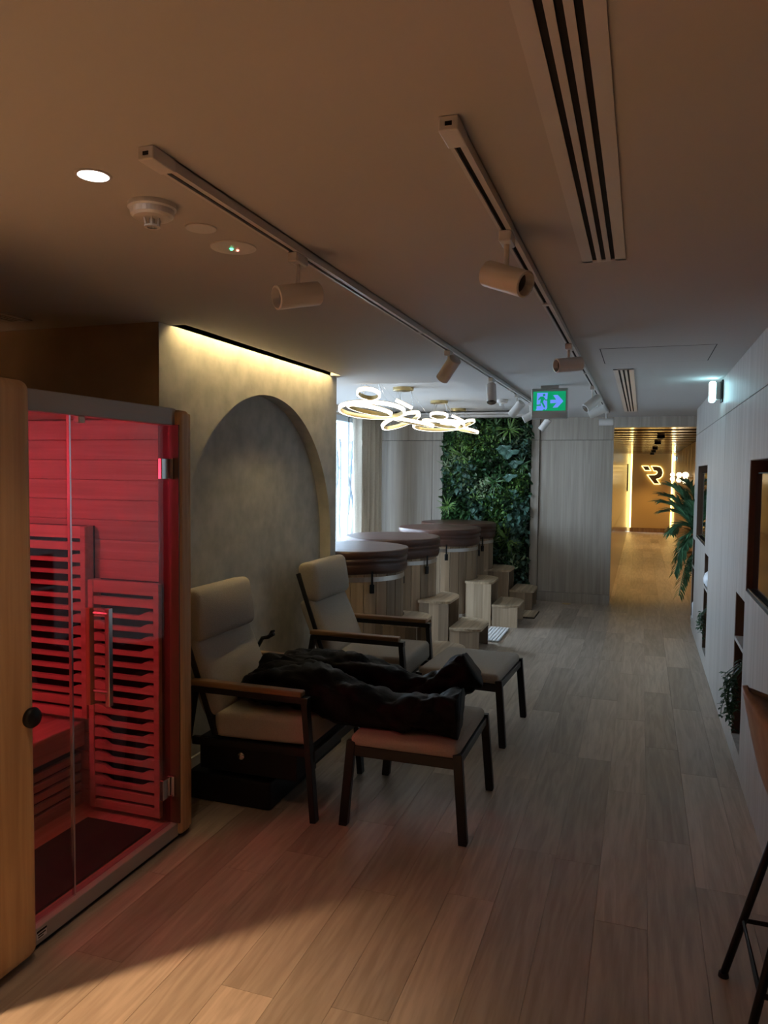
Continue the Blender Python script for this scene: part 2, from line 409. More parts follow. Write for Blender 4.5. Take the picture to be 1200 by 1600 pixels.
# ---- passage
PX0, PX1, PY1, PZ = -.35, .87, 22.6, 2.222
pwl = struct('wall_passage_left', MB().box(PX0-.1, PX0-.02, YE+.04, PY1, 0, H), 'walnut', 'glossy walnut panelled wall along the lit passage', 'wall')
y = YE+.002
while y < PY1-.1:
    y2 = min(y+.9, PY1)
    MB().box(PX0-.02, PX0, y, y2-.006, 0, .9).build('panel', 'walnut', pwl); MB().box(PX0-.02, PX0, y, y2-.006, .905, PZ).build('panel', 'walnut', pwl)
    y = y2
pwr = struct('wall_passage_right', MB().box(PX1+.02, PX1+.1, 8.76, PY1, 0, H), 'walnut', 'walnut boarded wall with slim upright light lines along the passage', 'wall')
y = 8.77; k = 0
while y < PY1-.1:
    y2 = min(y+1.1, PY1)
    MB().box(PX1, PX1+.02, y, y2-.03, .09, H if y < YE else PZ).build('panel', 'walnut_matte', pwr)
    if y > 12.5: MB().box(PX1+.008, PX1+.018, y2-.020, y2-.010, .25, PZ-.02).build('light_line', 'led_warm', pwr)
    y = y2; k += 1
MB().box(PX1-.012, PX1+.02, 8.77, PY1, 0, .085).build('skirting', 'walnut', pwr)
pc = struct('ceiling_passage', MB().box(PX0-.1, PX1+.1, YE+.1, PY1+.4, PZ+.03, PZ+.1), 'dark_slot', 'dark glossy plank ceiling of the passage', 'ceiling')
y = YE+.12; k = 0
while y < PY1:
    w_ = .34
    MB().box(PX0, PX1, y, min(y+w_, PY1), PZ+(.018 if k % 2 else 0), PZ+.032).build('ceiling_plank', 'walnut_ceiling', pc)
    y += w_+.02; k += 1
we = struct('wall_passage_end', MB().box(PX0-.1, PX1+.1, PY1+.12, PY1+.2, 0, H), 'end_paint', 'yellow lit end wall of the passage', 'wall')
MB().box(PX0+.09, PX1-.09, PY1+.03, PY1+.09, .12, PZ).build('end_panel', 'end_paint', we)
MB().box(PX0+.06, PX1-.06, PY1+.0, PY1+.1, 0, .12).build('skirting', 'walnut', we)
for xa in (PX0+.045, PX1-.085):
    MB().box(xa, xa+.04, PY1+.07, PY1+.085, .12, PZ-.005).build('light_line', 'led_warm', we)

# ================================================================ DAYLIGHT OUTSIDE
bd = thing('office_building', 'pale office block with rows of square windows seen through the window', 'building', (-33, 100, 0))
MB().box(-7.2, 7, 0, 10, -5, 24).build('wall', 'concrete', bd)
wp = MB().box(0, 1.1, -.1, .1, 0, 1.2).build('window', 'far_glass', bd); fw = True
for zi in range(9):
    for xi in range(5):
        o = wp if fw else bpy.data.objects.new('window', wp.data)
        if not fw: COL.objects.link(o); o.parent = bd
        fw = False; o.location = (-6.4+xi*2.1, 0, 1.2+zi*2.1)
struct('ground_outside', MB().box(-150, -3.62, -60, 160, -.5, -.2), 'concrete', 'unseen pale paving outside the window, added to block sky light from below', 'ground')  # unseen ground plane, added to keep sky light off the ceiling from below
# lattice screen outside the window
ls = thing('lattice_screen', 'dark branching lattice screen under a grey beam outside the window', 'screen', (-3.98, 10.3, 0))
MB().box(-.05, .05, -.8, 1.2, 2.08, 2.30).build('beam', 'far_glass', ls)
for k in range(7):
    yb = -.75+k*.3
    for sg in (-1, 1):
        MB().tube([(0, yb+sg*.12*math.sin(z*2.6+k*1.3)+.05*math.sin(z*5+k), z) for z in [i*.13 for i in range(17)]], .016, 5).build('branch', 'far_glass', ls)
for sg in (-.75, 1.15): MB().box(-.03, .03, sg, sg+.05, 0, 2.08).build('post', 'far_glass', ls)
# curtain
cb = MB(); n = 90; rows = []
for zi, z in enumerate((.03, .7, 1.4, 2.0, 2.37)):
    r_ = []
    for i in range(n+1):
        t = i/n; yy = 8.66 + t*(.84 - .05*(1-z/2.37)) + (.05*(1-z/2.37) if t > 0 else 0)
        r_.append((-3.34 + (.07+.02*math.sin(i*.37))*math.sin(t*2*PI*6.5+.25*math.sin(z*2+i*.2)), yy + .012*math.sin(z*3+i), z))
    rows.append(r_)
vs = [p for r_ in rows for p in r_]; m = n+1
cb.add(vs, [(i*m+j, i*m+j+1, (i+1)*m+j+1, (i+1)*m+j) for i in range(4) for j in range(n)])
c = cb.build('curtain', 'curtain_cloth', smooth=True); tag(c, 'beige floor length curtain drawn aside beside the window', 'curtain')
sm = c.modifiers.new('thickness', 'SOLIDIFY'); sm.thickness = .003

# ================================================================ SAUNA
sn = thing('infrared_sauna', 'pine infrared sauna cabin with glass front glowing red inside', 'sauna')
XF, SH = -1.92, 1.911
MB().box(-2.03, -1.868, 1.66, 1.957, .02, 1.93).build('corner_post', 'pine', sn, bevel=.035, seg=5)
smooth_angle(sn.children[-1]) if False else None
MB().box(-2.0, -1.893, 2.815, 2.893, .02, 1.905).build('corner_post', 'pine', sn, bevel=.02, seg=4)
MB().box(-2.03, -1.915, 2.897, 2.932, .02, 1.895).build('post_strip', 'pine', sn, bevel=.006)
MB().box(-1.97, XF, 1.955, 2.825, 1.838, SH).build('top_rail', 'grey_bar', sn, bevel=.003)
MB().box(-1.97, -1.912, 1.955, 2.82, .018, .076).build('bottom_rail', 'grey_bar', sn, bevel=.003)
MB().box(-3.05, -1.925, 1.5, 2.92, 0, .02).build('plinth', 'black', sn)
MB().box(-3.08, -1.95, 1.5, 2.935, 1.875, 1.905).build('roof', 'pine', sn)
MB().box(-3.08, -3.03, 1.5, 2.93, .02, 1.88).build('back_wall', 'hemlock_y', sn)
MB().box(-3.05, -1.96, 1.5, 1.54, .02, 1.88).build('side_wall', 'hemlock', sn)
MB().box(-3.05, -1.96, 2.885, 2.93, .02, 1.88).build('outer_side', 'pine', sn)
k = 0; z = .05
while z < 1.86:
    MB().box(-3.03, -1.955, 2.85, 2.885, z, min(z+.0895, 1.875)).build('wall_plank', 'hemlock', sn, bevel=.003, seg=1); z += .091
MB().box(-3.03, -1.94, 1.54, 2.85, .02, .07).build('floor_frame', 'hemlock_y', sn)
MB().box(-2.32, -1.985, 1.56, 2.72, .07, .08).build('floor_mat', 'rubber', sn)
# heaters on the far side wall
def heater(x0, x1, z0, z1, n):
    h = MB().box(x0, x1, 2.842, 2.85, z0, z1).build('heater_panel', 'dark_slot', sn)
    MB().box(x1-.03, x1, 2.785, 2.843, z0, z1).build('frame_stile', 'hemlock', h, bevel=.003, seg=1)
    MB().box(x0, x0+.03, 2.785, 2.843, z0, z1).build('frame_stile', 'hemlock', h, bevel=.003, seg=1)
    p = (z1-z0)/n
    for i in range(n):
        za = z0+i*p
        top, bot = za+p-.018, za
        sc = .0 if (i < 2 or i >= n-2) else .019
        if i == n-1: top = z1
        L = x1-x0-.06; poly = []
        for j in range(25):
            t = j/24; e = min(t, 1-t)*L
            s_ = max(0, min(1, (e-.035)/.05)); s_ = s_*s_*(3-2*s_)
            poly.append((x0+.03+t*L, top-sc*s_))
        poly = [(x0+.03, bot)] + [(x1-.03, bot)] + poly[::-1]
        MB().prism(poly, lambda u, v, d: (u, d, v), 2.79, 2.815).build('slat', 'hemlock', h)
heater(-2.9, -2.375, .50, 1.385, 16)
heater(-2.365, -1.985, .095, 1.145, 19)
# bench
for i in range(4): MB().box(-3.02+i*.148, -3.02+i*.148+.145, 1.56, 2.84, .43, .47).build('bench_plank', 'hemlock_y', sn, bevel=.004, seg=1)
MB().box(-2.455, -2.43, 1.56, 2.84, .355, .468).build('bench_lip', 'hemlock_y', sn, bevel=.01, seg=3)
for i in range(5):
    MB().box(-2.475, -2.455, 1.56, 2.84, .315-.047*i-.034, .315-.047*i).build('bench_slat', 'hemlock_y', sn, bevel=.002, seg=1)
MB().box(-2.50, -2.49, 1.56, 2.84, .07, .35).build('bench_back', 'black', sn)
MB().box(-2.48, -2.455, 1.56, 2.84, .07, .1).build('bench_panel', 'hemlock_y', sn)
# glass front
MB().box(-2.0, -1.897, 2.808, 2.8155, .08, 1.84).build('door_jamb', 'niche_brown', sn)
MB().box(-1.944, -1.936, 1.95, 2.197, .07, 1.84).build('fixed_pane', 'sauna_glass', sn)
MB().box(-1.946, -1.934, 2.193, 2.201, .075, 1.838).build('pane_edge', 'chrome', sn)
dr = MB().box(-1.944, -1.936, 2.205, 2.795, .08, 1.834).build('glass_door', 'sauna_glass', sn)
MB().box(-1.905, -1.885, 2.335, 2.357, .745, 1.12).build('outside_handle', 'chrome', dr, bevel=.002)
MB().box(-1.985, -1.965, 2.325, 2.35, .745, 1.12).build('inside_handle', 'pine', dr, bevel=.002)
for z in (.80, 1.10): MB().tube([(-1.975, 2.341, z), (-1.895, 2.341, z)], .008, 8).build('handle_stud', 'chrome', dr)
for z in (.25, 1.65):
    hg = MB().box(-1.95, -1.93, 2.735, 2.785, z-.045, z+.045).build('hinge', 'chrome', dr, bevel=.003)
    MB().box(-1.948, -1.915, 2.79, 2.812, z-.045, z+.045).build('hinge_leaf', 'chrome', hg, bevel=.003)
MB().box(-1.955, -1.925, 2.235, 2.268, 1.812, 1.838).build('door_stop', 'white_plastic', sn, bevel=.006, seg=3)
MB().lathe([(0, 0), (.032, 0), (.034, .012), (.028, .022), (0, .024)], 24, (-1.868, 1.925, .835), Matrix.Rotation(PI/2, 3, 'Y')).build('round_catch', 'black', sn, smooth=True)
st = MB().box(-1.912, -1.9105, 1.985, 2.03, .035, .066).build('maker_plate', 'white_plastic', sn)
MB().box(-1.9106, -1.910, 1.985, 2.03, .058, .066).box(-1.9106, -1.910, 1.99, 2.025, .048, .053).box(-1.9106, -1.910, 1.99, 2.015, .040, .044).build('plate_print', 'black', st)
rl = MB().box(-2.95, -2.75, 1.6, 2.0, 1.855, 1.87).build('red_lamp', 'red_glow', sn)
lamp('red_lamp_light', 'POINT', (-2.82, 1.80, 1.60), 7.4, (1, .08, .20), .08, parent=sn)

# ================================================================ CHAIRS
def make_chair():
    t = empty('lounge_chair')        # local origin: centre of the seat on the floor, faces +x
    def B(x0, x1, y0, y1, z0, z1): return MB().box(x0, x1, y0, y1, z0, z1)
    w = .33
    for s in (-1, 1):
        MB().bar((.345, s*(w-.02), .0), (.295, s*(w-.02), .585), .03, .045, up=(0, 1, 0)).build('front_leg', 'charcoal_metal', t, bevel=.003)
        MB().bar((-.40, s*(w-.02), .0), (-.30, s*(w-.02), .585), .03, .045, up=(0, 1, 0)).build('rear_leg', 'charcoal_metal', t, bevel=.003)
        a = MB().bar((-.30, s*(w-.02), .575), (.315, s*(w-.02), .575), .045, .03).build('arm_rail', 'charcoal_metal', t, bevel=.003)
        MB().rbox(-.32, .285, s*(w-.02)-.026, s*(w-.02)+.026, .59, .618, .008, 4).build('armrest', 'arm_wood', a, smooth=True, weld=True)
        MB().bar((-.33, s*(w-.05), .30), (.32, s*(w-.05), .315), .025, .04).build('side_rail', 'charcoal_metal', t, bevel=.003)
        MB().bar((-.20, s*(w-.055), .34), (-.425, s*(w-.055), .975), .028, .04, up=(0, 1, 0)).build('back_rail', 'charcoal_metal', t, bevel=.003)
    for z, x in ((.955, -.419), (.62, -.302)):
        MB().bar((x, -(w-.06), z), (x, w-.06, z), .03, .04).build('cross_rail', 'charcoal_metal', t, bevel=.003)
    MB().bar((.325, -(w-.03), .305), (.325, w-.03, .305), .03, .05).build('front_rail', 'charcoal_metal', t, bevel=.003)
    MB().rbox(-.20, .335, -(w-.045), w-.045, .335, .465, .032, 8, puff=.022).xf(Matrix.Rotation(-.035, 4, 'Y')).build('seat_cushion', 'fabric', t, smooth=True, weld=True)
    R = Matrix.Translation((-.215, 0, .43)) @ Matrix.Rotation(math.radians(-24), 4, 'Y')
    MB().rbox(-.055, .055, -(w-.045), w-.045, 0, .41, .035, 8, puff=.025).xf(R).build('back_cushion', 'fabric', t, smooth=True, weld=True)
    R = Matrix.Translation((-.335, 0, .785)) @ Matrix.Rotation(math.radians(-9), 4, 'Y')
    MB().rbox(-.065, .06, -(w-.045), w-.045, 0, .265, .04, 8, puff=.03).xf(R).build('head_cushion', 'fabric', t, smooth=True, weld=True)
    b = MB().box(-.29, .24, -.285, .285, .165, .325).build('under_seat_box', 'black', t, bevel=.006)
    MB().lathe([(0, 0), (.02, 0), (.021, .008), (.013, .014), (.008, .014), (.008, .018), (0, .018)], 20, (-.055, -.285, .255), Matrix.Rotation(PI/2, 3, 'X')).build('lock', 'chrome', b, smooth=True)
    return t
ch = make_chair(); ch.location = (-1.757, 3.49, 0)
tag(ch, 'beige cushioned lounge chair beside the sauna with black leg sleeves on it', 'chair', 'reclining lounge chairs')
ch2 = copy_tree(ch); ch2.location = (-1.685, 4.755, 0)
tag(ch2, 'empty beige cushioned lounge chair nearer the wooden tubs', 'chair', 'reclining lounge chairs')
def make_ottoman():
    t = empty('footstool')
    for sx in (-1, 1):
        for sy in (-1, 1):
            l = MB().bar((sx*.285, sy*.31, 0.006), (sx*.252, sy*.30, .40), .042, .032, up=(0, 1, 0)).build('leg', 'charcoal_metal', t, bevel=.003)
            MB().box(sx*.285-.018, sx*.285+.018, sy*.31-.02, sy*.31+.02, 0, .012).build('foot_pad', 'rubber', l)
    for s in (-1, 1):
        MB().bar((s*.25, -.30, .365), (s*.25, .30, .365), .03, .04).build('rail', 'charcoal_metal', t, bevel=.003)
        MB().bar((-.25, s*.295, .355), (.25, s*.295, .355), .03, .05).build('rail', 'charcoal_metal', t, bevel=.003)
    MB().rbox(-.255, .255, -.315, .305, .375, .435, .026, 8, puff=.014).build('cushion', 'fabric', t, smooth=True, weld=True)
    return t
ot = make_ottoman(); ot.location = (-.99, 3.52, 0)
tag(ot, 'square beige footstool with black legs under the black leg sleeves', 'footstool', 'footstools by the lounge chairs')
ot2 = copy_tree(ot); ot2.location = (-1.015, 4.775, 0); ot2.rotation_euler = (0, 0, math.radians(-3))
tag(ot2, 'clear square beige footstool with black legs, farther from the sauna', 'footstool', 'footstools by the lounge chairs')
# black compression leg sleeves lying over chair and footstool
ps = thing('leg_sleeves', 'puffy black compression leg sleeves lying across chair and footstool', 'leg sleeves', (0, 0, 0))
def sleeve(name, path, seed):
    """path: (x, y, z, half width along y, half height)"""
    rnd = random.Random(seed); n = 40; m = 90; P = []
    for i in range(m+1):
        t = i/m*(len(path)-1); k = min(int(t), len(path)-2); f = t-k
        g = [path[max(0, min(len(path)-1, k+d))] for d in (-1, 0, 1, 2)]
        P.append([.5*((2*b)+(c-a)*f+(2*a-5*b+4*c-d)*f*f+(-a+3*b-3*c+d)*f**3) for a, b, c, d in zip(*g)])
    mb = MB()
    for i, (x, y, z, w, h) in enumerate(P):
        a_, b_ = P[max(0, i-1)], P[min(m, i+1)]
        d = Vector((b_[0]-a_[0], b_[1]-a_[1], b_[2]-a_[2])).normalized()
        side = Vector((0, 0, 1)).cross(d)
        side = side.normalized() if side.length > 1e-3 else Vector((0, 1, 0))
        up = d.cross(side)
        for k in range(n):
            a = 2*PI*k/n; ca, sa = math.cos(a), math.sin(a)
            p = Vector((x, y, z)) + side*w*math.copysign(abs(ca)**.75, ca) + up*h*math.copysign(abs(sa)**.75, sa)
            q = Vector((p.x*4.5+seed*5, p.y*7, p.z*7))
            cr = .040*abs(noise.noise(q))+.018*abs(noise.noise(q*2.3))+.008*noise.noise(q*5)-.016
            mb.v.append(tuple(p + (side*ca+up*sa).normalized()*cr*1.5))
    for i in range(m):
        for k in range(n):
            a = i*n+k; b = i*n+(k+1) % n; mb.f.append((a, b, b+n, a+n))
    mb.f.append(tuple(reversed(range(n)))); mb.f.append(tuple(m*n+k for k in range(n)))
    return mb.build(name, 'pants', ps, smooth=True)
sleeve('near_sleeve', [(-1.93, 3.42, .515, .10, .03), (-1.78, 3.43, .555, .15, .07), (-1.56, 3.41, .575, .15, .11), (-1.32, 3.37, .53, .125, .11), (-1.10, 3.35, .515, .105, .085), (-.97, 3.335, .525, .11, .085), (-.83, 3.33, .55, .10, .09), (-.755, 3.33, .55, .09, .105)], 1)
sleeve('far_sleeve', [(-1.90, 3.62, .52, .10, .03), (-1.72, 3.64, .60, .13, .075), (-1.48, 3.64, .60, .12, .10), (-1.24, 3.63, .56, .11, .095), (-1.06, 3.61, .535, .105, .085), (-.93, 3.60, .575, .105, .085), (-.83, 3.60, .645, .10, .095), (-.76, 3.60, .70, .08, .085)], 2)
sleeve('waist_flap', [(-1.72, 3.27, .53, .05, .03), (-1.72, 3.36, .565, .17, .06), (-1.70, 3.50, .60, .19, .075), (-1.68, 3.62, .615, .16, .07), (-1.64, 3.74, .605, .07, .05)], 3)
sb = tag(MB().rbox(-2.12, -1.655, 3.20, 3.76, 0.001, .14, .015, 3).build('black_block', 'black', smooth=True, weld=True), 'low black block on the floor under the chair beside the sauna', 'box')  # plain low black block filling the dark area under the chair
cbm = MB().tube([(-2.14, 3.98, .60), (-2.1, 3.96, .655), (-2.06, 3.95, .665), (-2.02, 3.95, .69)], .012, 6).tube([(-2.16, 3.98, .02), (-2.17, 4.0, .3), (-2.15, 3.98, .6)], .006, 6).tube([(-2.06, 3.96, .665), (-2.04, 3.96, .70), (-2.02, 3.955, .705)], .007, 6)
tag(cbm.build('cable', 'black'), 'black plug cable standing up behind the chair beside the sauna', 'cable')
hz_ = [(-1.60+.05*math.cos(a), 3.98+.12*math.sin(a), .006+.0004*i) for i, a in enumerate([k*.4 for k in range(40)])]

# ================================================================ TUBS
def make_tub():
    t = empty('wooden_tub')
    n = 26; R, r = .428, .395
    o0 = None
    for k in range(n):
        if o0 is None:
            a = PI/n*.968; c_, s_ = math.cos(a), math.sin(a)
            poly = [(R*c_, -R*s_), (R, 0), (R*c_, R*s_), (r*c_, r*s_), (r*c_, -r*s_)]
            o = o0 = MB().prism(poly, lambda u, v, d: (u, v, d), 0, .93).build('stave', 'acacia', t, bevel=.003, seg=1)
        else:
            o = bpy.data.objects.new('stave', o0.data); COL.objects.link(o); o.parent = t
        o.rotation_euler = (0, 0, 2*PI*k/n)
    for z in (.805, .09):
        MB().lathe([(R-.004, z-.018), (R+.004, z-.018), (R+.004, z+.018), (R-.004, z+.018)], 64).build('hoop', 'band_metal', t, smooth=False)
    prof = [(.437, .845), (.448, .85), (.456, .875), (.457, .905), (.455, .915), (.446, .925), (.459, .937), (.461, .955), (.455, .963), (.447, .969), (.463, .978), (.465, 1.0), (.464, 1.018), (.458, 1.027), (.44, 1.029), (.25, 1.033), (.0, 1.035)]
    cv = MB().lathe(prof, 72)
    cv.v = [(x*(1+.006*math.sin(7*math.atan2(y, x)+z*30)), y*(1+.006*math.sin(7*math.atan2(y, x)+z*30)), z+(.004*math.sin(5*math.atan2(y, x)) if z < 1.02 else 0)) for x, y, z in cv.v]
    cv = cv.build('cover', 'leather', t, smooth=True)
    for j, a in enumerate((-.95, .55, 2.6, -2.3)):
        M = Matrix.Rotation(a, 4, 'Z')
        MB().box(.448, .455, -.008, .008, .76, .875).xf(M).build('strap', 'black', cv)
        MB().rbox(.44, .46, -.018, .018, .70, .77, .006, 2).xf(M).build('buckle', 'black', cv, weld=True)
    return t
tb = make_tub()
TUB = [(-2.255, 5.82, .1, 'round wooden tub nearest the lounge chairs under a brown leather cover', .0),
       (-2.27, 6.93, .5, 'round wooden tub second from the lounge chairs, brown leather cover', 0),
       (-2.145, 8.26, -.2, 'round wooden tub second from the plant wall, brown leather cover', 0),
       (-2.145, 9.20, .3, 'round wooden tub right against the plant wall, brown leather cover', 0)]
for i, (x, y, a, lab, _) in enumerate(TUB):
    o = tb if i == 0 else copy_tree(tb)
    o.location = (x, y, 0); o.rotation_euler = (0, 0, a); tag(o, lab, 'tub', 'row of covered wooden tubs')
# steps in front of the tubs
def make_steps(mat, tcx, tcy):
    """local origin: near front corner of the low step; x back from 0 to -.58, y 0..Wd; (tcx, tcy) is the tub's centre"""
    t = empty('wooden_steps'); Wd = .55
    def chord(x): return math.sqrt(max(0, .437**2-(x-tcx)**2))
    def tread(x0, x1, z, cxt):
        # strips along y, rounded front corners and a back edge scooped for the tub
        n = 4; L = (x1-x0)/n
        for i in range(n):
            a, b = x0+i*L, x0+(i+1)*L-.001
            top = []; bot = []; m1 = []; m2 = []
            for j in range(9):
                x = a+(b-a)*j/8; e = x1-x; rr = .2
                c_ = rr-math.sqrt(max(0, rr*rr-(rr-e)**2)) if e < rr else 0
                top.append((x, Wd+.01-c_)); bot.append((x, -.012+c_*.25)); m1.append((x, tcy-chord(x))); m2.append((x, tcy+chord(x)))
            if chord(a) > 0:
                MB().prism(bot+m1[::-1], lambda u, v, d: (u, v, d), z-.022, z).build('tread_plank', 'acacia_top', t)
                if m2[0][1] < Wd: MB().prism(m2+top[::-1], lambda u, v, d: (u, v, d), z-.022, z).build('tread_plank', 'acacia_top', t)
            else: MB().prism(bot+top[::-1], lambda u, v, d: (u, v, d), z-.022, z).build('tread_plank', 'acacia_top', t)
    def side(x0, x1, z, y, n=3):
        w_ = (x1-x0)/n
        for i in range(n): MB().box(x0+i*w_, x0+(i+1)*w_-.001, y, y+.022, 0, z-.022).build('side_plank', mat, t)
    tread(-.29, 0, .235, 0); side(-.285, -.015, .235, 0); side(-.285, -.03, .235, Wd-.045)
    tread(-.585, -.29, .47, 0); side(-.575, -.30, .47, 0); side(-.575, -.32, .47, Wd-.045)
    MB().box(-.30, -.285, .03, Wd-.05, .0, .06).build('stretcher', mat, t)
    return t
for k, (x, y, mat, lab) in enumerate(((-1.305, 5.52, 'acacia', 'two tier wooden steps half hidden behind the farther lounge chair'), (-1.33, 6.63, 'acacia', 'two tier wooden steps just beyond the farther footstool'),
                  (-1.195, 7.98, 'acacia_light', 'pale two tier wooden steps with a white slatted mat before them'), (-1.185, 9.06, 'acacia', 'two tier wooden steps next to the plant wall'))):
    o = make_steps(mat, TUB[k][0]-x, TUB[k][1]-y); o.location = (x, y, 0); tag(o, lab, 'steps', 'wooden steps for the tubs')
# tub 3/4 stand on the floor; mats
mt = thing('slatted_mat', 'small white slatted mat on the floor between the wooden steps', 'mat', (-1.47, 7.22, 0))
for i in range(6): MB().box(i*.034, i*.034+.027, 0, .66, .006, .02).build('slat', 'mat_white', mt, bevel=.003, seg=1)
for yy in (.08, .55): MB().box(0, .197, yy, yy+.03, 0, .008).build('batten', 'mat_white', mt)
wmt = thing('wooden_mat', 'small wooden slatted mat with dark edge by the farthest steps', 'mat', (-1.32, 8.56, 0))
MB().box(0, .215, 0, .44, 0, .012).build('base', 'black', wmt)
for i in range(5): MB().box(.004+i*.041, .004+i*.041+.039, .006, .434, .012, .018).build('slat', 'acacia_top', wmt)

# ================================================================ PLANTS
def leaf(mb, p, d, up, L, w, bend=.4, n=4, fold=.25):
    d = Vector(d).normalized(); up = Vector(up); sd = d.cross(up)
    if sd.length < 1e-3: sd = d.cross(Vector((1, .3, .2)))
    sd.normalize(); nn = sd.cross(d).normalized()
    base = len(mb.v); p = Vector(p)
    for i in range(n+1):
        t = i/n; c = p + d*L*t - nn*L*bend*t*t
        hw = w*.5*(math.sin(PI*min(1, t*.93+.07))**.8) if i < n else .0005
        mb.v += [tuple(c-sd*hw+nn*hw*fold), tuple(c), tuple(c+sd*hw+nn*hw*fold)]
    for i in range(n):
        a = base+i*3; mb.f += [(a, a+1, a+4, a+3), (a+1, a+2, a+5, a+4)]
gw = thing('plant_wall', 'dense green wall of mixed artificial plants in the end bay', 'plant wall', (0, 0, 0))
MB().box(-2.515, -1.345, YE-.005, YE+.03, 0, H+.07).build('backing', 'moss_back', gw)
rg = random.Random(11)
gx0, gx1, gz0, gz1 = -2.50, -1.36, .03, 2.38
def patch(name, mat, cnt, L, wd, spread, pts=None, stuff=True, n=3, out=(.02, .10)):
    mb = MB()
    for i in range(cnt):
        if pts:
            c = rg.choice(pts); x = rg.gauss(c[0], c[2]); z = rg.gauss(c[1], c[2])
            if not (gx0 < x < gx1 and gz0 < z < gz1): continue
        else: x = rg.uniform(gx0, gx1); z = rg.uniform(gz0, gz1)
        y = YE-.01-rg.uniform(*out)
        d = (rg.gauss(0, 1)*spread, -1+rg.random()*.6, rg.gauss(.1, 1)*spread)
        s = rg.uniform(.6, 1.3)
        leaf(mb, (x, y+.03, z), d, (rg.gauss(0, .5), rg.gauss(0, .5), 1), L*s, wd*s, rg.uniform(.1, .6), n)
    o = mb.build(name, mat, gw); 
    if stuff: o['kind'] = 'stuff'
    return o
def spots(n, s): return [(rg.uniform(gx0, gx1), rg.uniform(gz0, gz1), s) for _ in range(n)]
patch('ivy_leaves', 'leaf_dark', 3600, .07, .05, .9)
patch('fern_leaves', 'leaf_mid', 3200, .07, .03, 1.0, spots(34, .13))
patch('boxwood_leaves', 'leaf_light', 2600, .036, .022, 1.0, [(-1.72, 1.30, .12), (-1.8, 1.05, .10), (-2.2, 1.95, .10), (-1.7, .85, .1), (-2.28, 1.6, .09), (-1.9, 2.1, .1), (-1.5, 1.55, .08)], out=(.05, .12))
patch('pothos_leaves', 'leaf_blue', 900, .065, .05, .9, [(-2.3, 1.7, .1), (-2.2, 1.5, .12), (-1.5, 1.2, .10), (-1.45, 1.0, .1), (-1.55, .9, .08), (-1.45, 2.0, .1), (-2.0, 1.15, .1), (-1.5, .4, .15)], out=(.06, .13))
patch('variegated_leaves', 'leaf_pale', 420, .05, .025, 1.0, [(-2.2, 1.62, .09), (-2.35, 1.85, .06), (-1.45, 2.1, .1), (-1.95, 1.45, .06), (-1.5, .55, .1)], out=(.07, .13))
def tuft(name, mat, x, z, cnt, L, w, dz=.1, spread=1.0):
    mb = MB()
    for i in range(cnt):
        a = rg.uniform(0, 2*PI); 
        leaf(mb, (x, YE-.08, z), (math.cos(a)*spread, -.55, math.sin(a)*spread+dz), (0, -1, .3), L*rg.uniform(.7, 1.1), w, rg.uniform(.2, .7), 5)
    return mb.build(name, mat, gw)
for x, z, mat, c, L in ((-2.25, 1.86, 'leaf_light', 22, .20), (-1.62, 2.2, 'leaf_light', 22, .2), (-2.42, 1.2, 'leaf_light', 20, .18), (-1.62, .78, 'leaf_light', 24, .26), (-1.8, 1.52, 'leaf_mid', 20, .2), (-1.85, .72, 'leaf_pale', 16, .2), (-2.05, 1.3, 'leaf_light', 16, .15), (-2.45, 1.72, 'leaf_pale', 12, .14), (-1.95, 1.55, 'leaf_pale', 12, .13), (-2.3, 2.25, 'leaf_mid', 18, .18), (-1.8, 2.25, 'leaf_mid', 18, .18), (-1.45, 1.75, 'leaf_mid', 18, .16)):
    tuft('grass_tuft', mat, x, z, c, L*.85, .012, dz=-.25)
for dx, dz, s in ((0, 0, 1), (.09, -.13, .8), (-.07, .06, .85), (.02, -.3, .75)):   # large ribbed leaves
    mb = MB(); cx, cz = -1.62+dx, 1.88+dz
    for j in range(9):
        t = j/8-.5
        leaf(mb, (cx-.02, YE-.13, cz+t*.12*s), (.9, -.25, .35-t*1.6), (0, -1, .2), .17*s*(1-abs(t)*.5), .055*s, .25, 4, .35)
        leaf(mb, (cx-.02, YE-.13, cz+t*.12*s), (-.6, -.25, .1-t*1.2), (0, -1, .2), .09*s*(1-abs(t)*.5), .045*s, .25, 4, .35)
    mb.build('large_leaf', 'leaf_blue', gw)
# palm at the passage mouth
pa = thing('potted_palm', 'green palm with arching fronds at the mouth of the passage', 'plant', (.70, 9.06, 0))
MB().lathe([(0, 0), (.09, 0), (.115, .22), (.12, .24), (.105, .24), (.10, .2), (0, .2)], 24).build('pot', 'terracotta', pa, smooth=False)
MB().tube([(0, 0, .2), (-.04, 0, .6), (-.08, 0, .95)], .018, 6).build('stem', 'leaf_dark', pa)
rp_ = random.Random(5)
def frond(pts, L, w=.018, cnt=40):
    mb = MB(); P = []
    for i in range(cnt+1):
        t = i/cnt; a, b, c_ = [Vector(q) for q in pts]; P.append(a*(1-t)**2+b*2*t*(1-t)+c_*t*t)
    mb.tube(P, .005, 5)
    for i in range(6, cnt):
        d = (P[i+1]-P[i-1]).normalized(); sd = d.cross(Vector((0, 0, 1))); sd.normalize(); t = i/cnt
        ll = L*(math.sin(PI*(.15+.72*t))**.6)
        for s in (-1, 1):
            leaf(mb, P[i], sd*s*.8+d*1.0+Vector((0, 0, .35))+Vector([rp_.gauss(0, .12) for _ in range(3)]), (0, 0, 1), ll*rp_.uniform(.85, 1.15), w*1.5, .3, 3)
    mb.build('frond', 'palm_leaf', pa)
B0 = (-.08, 0, .95)
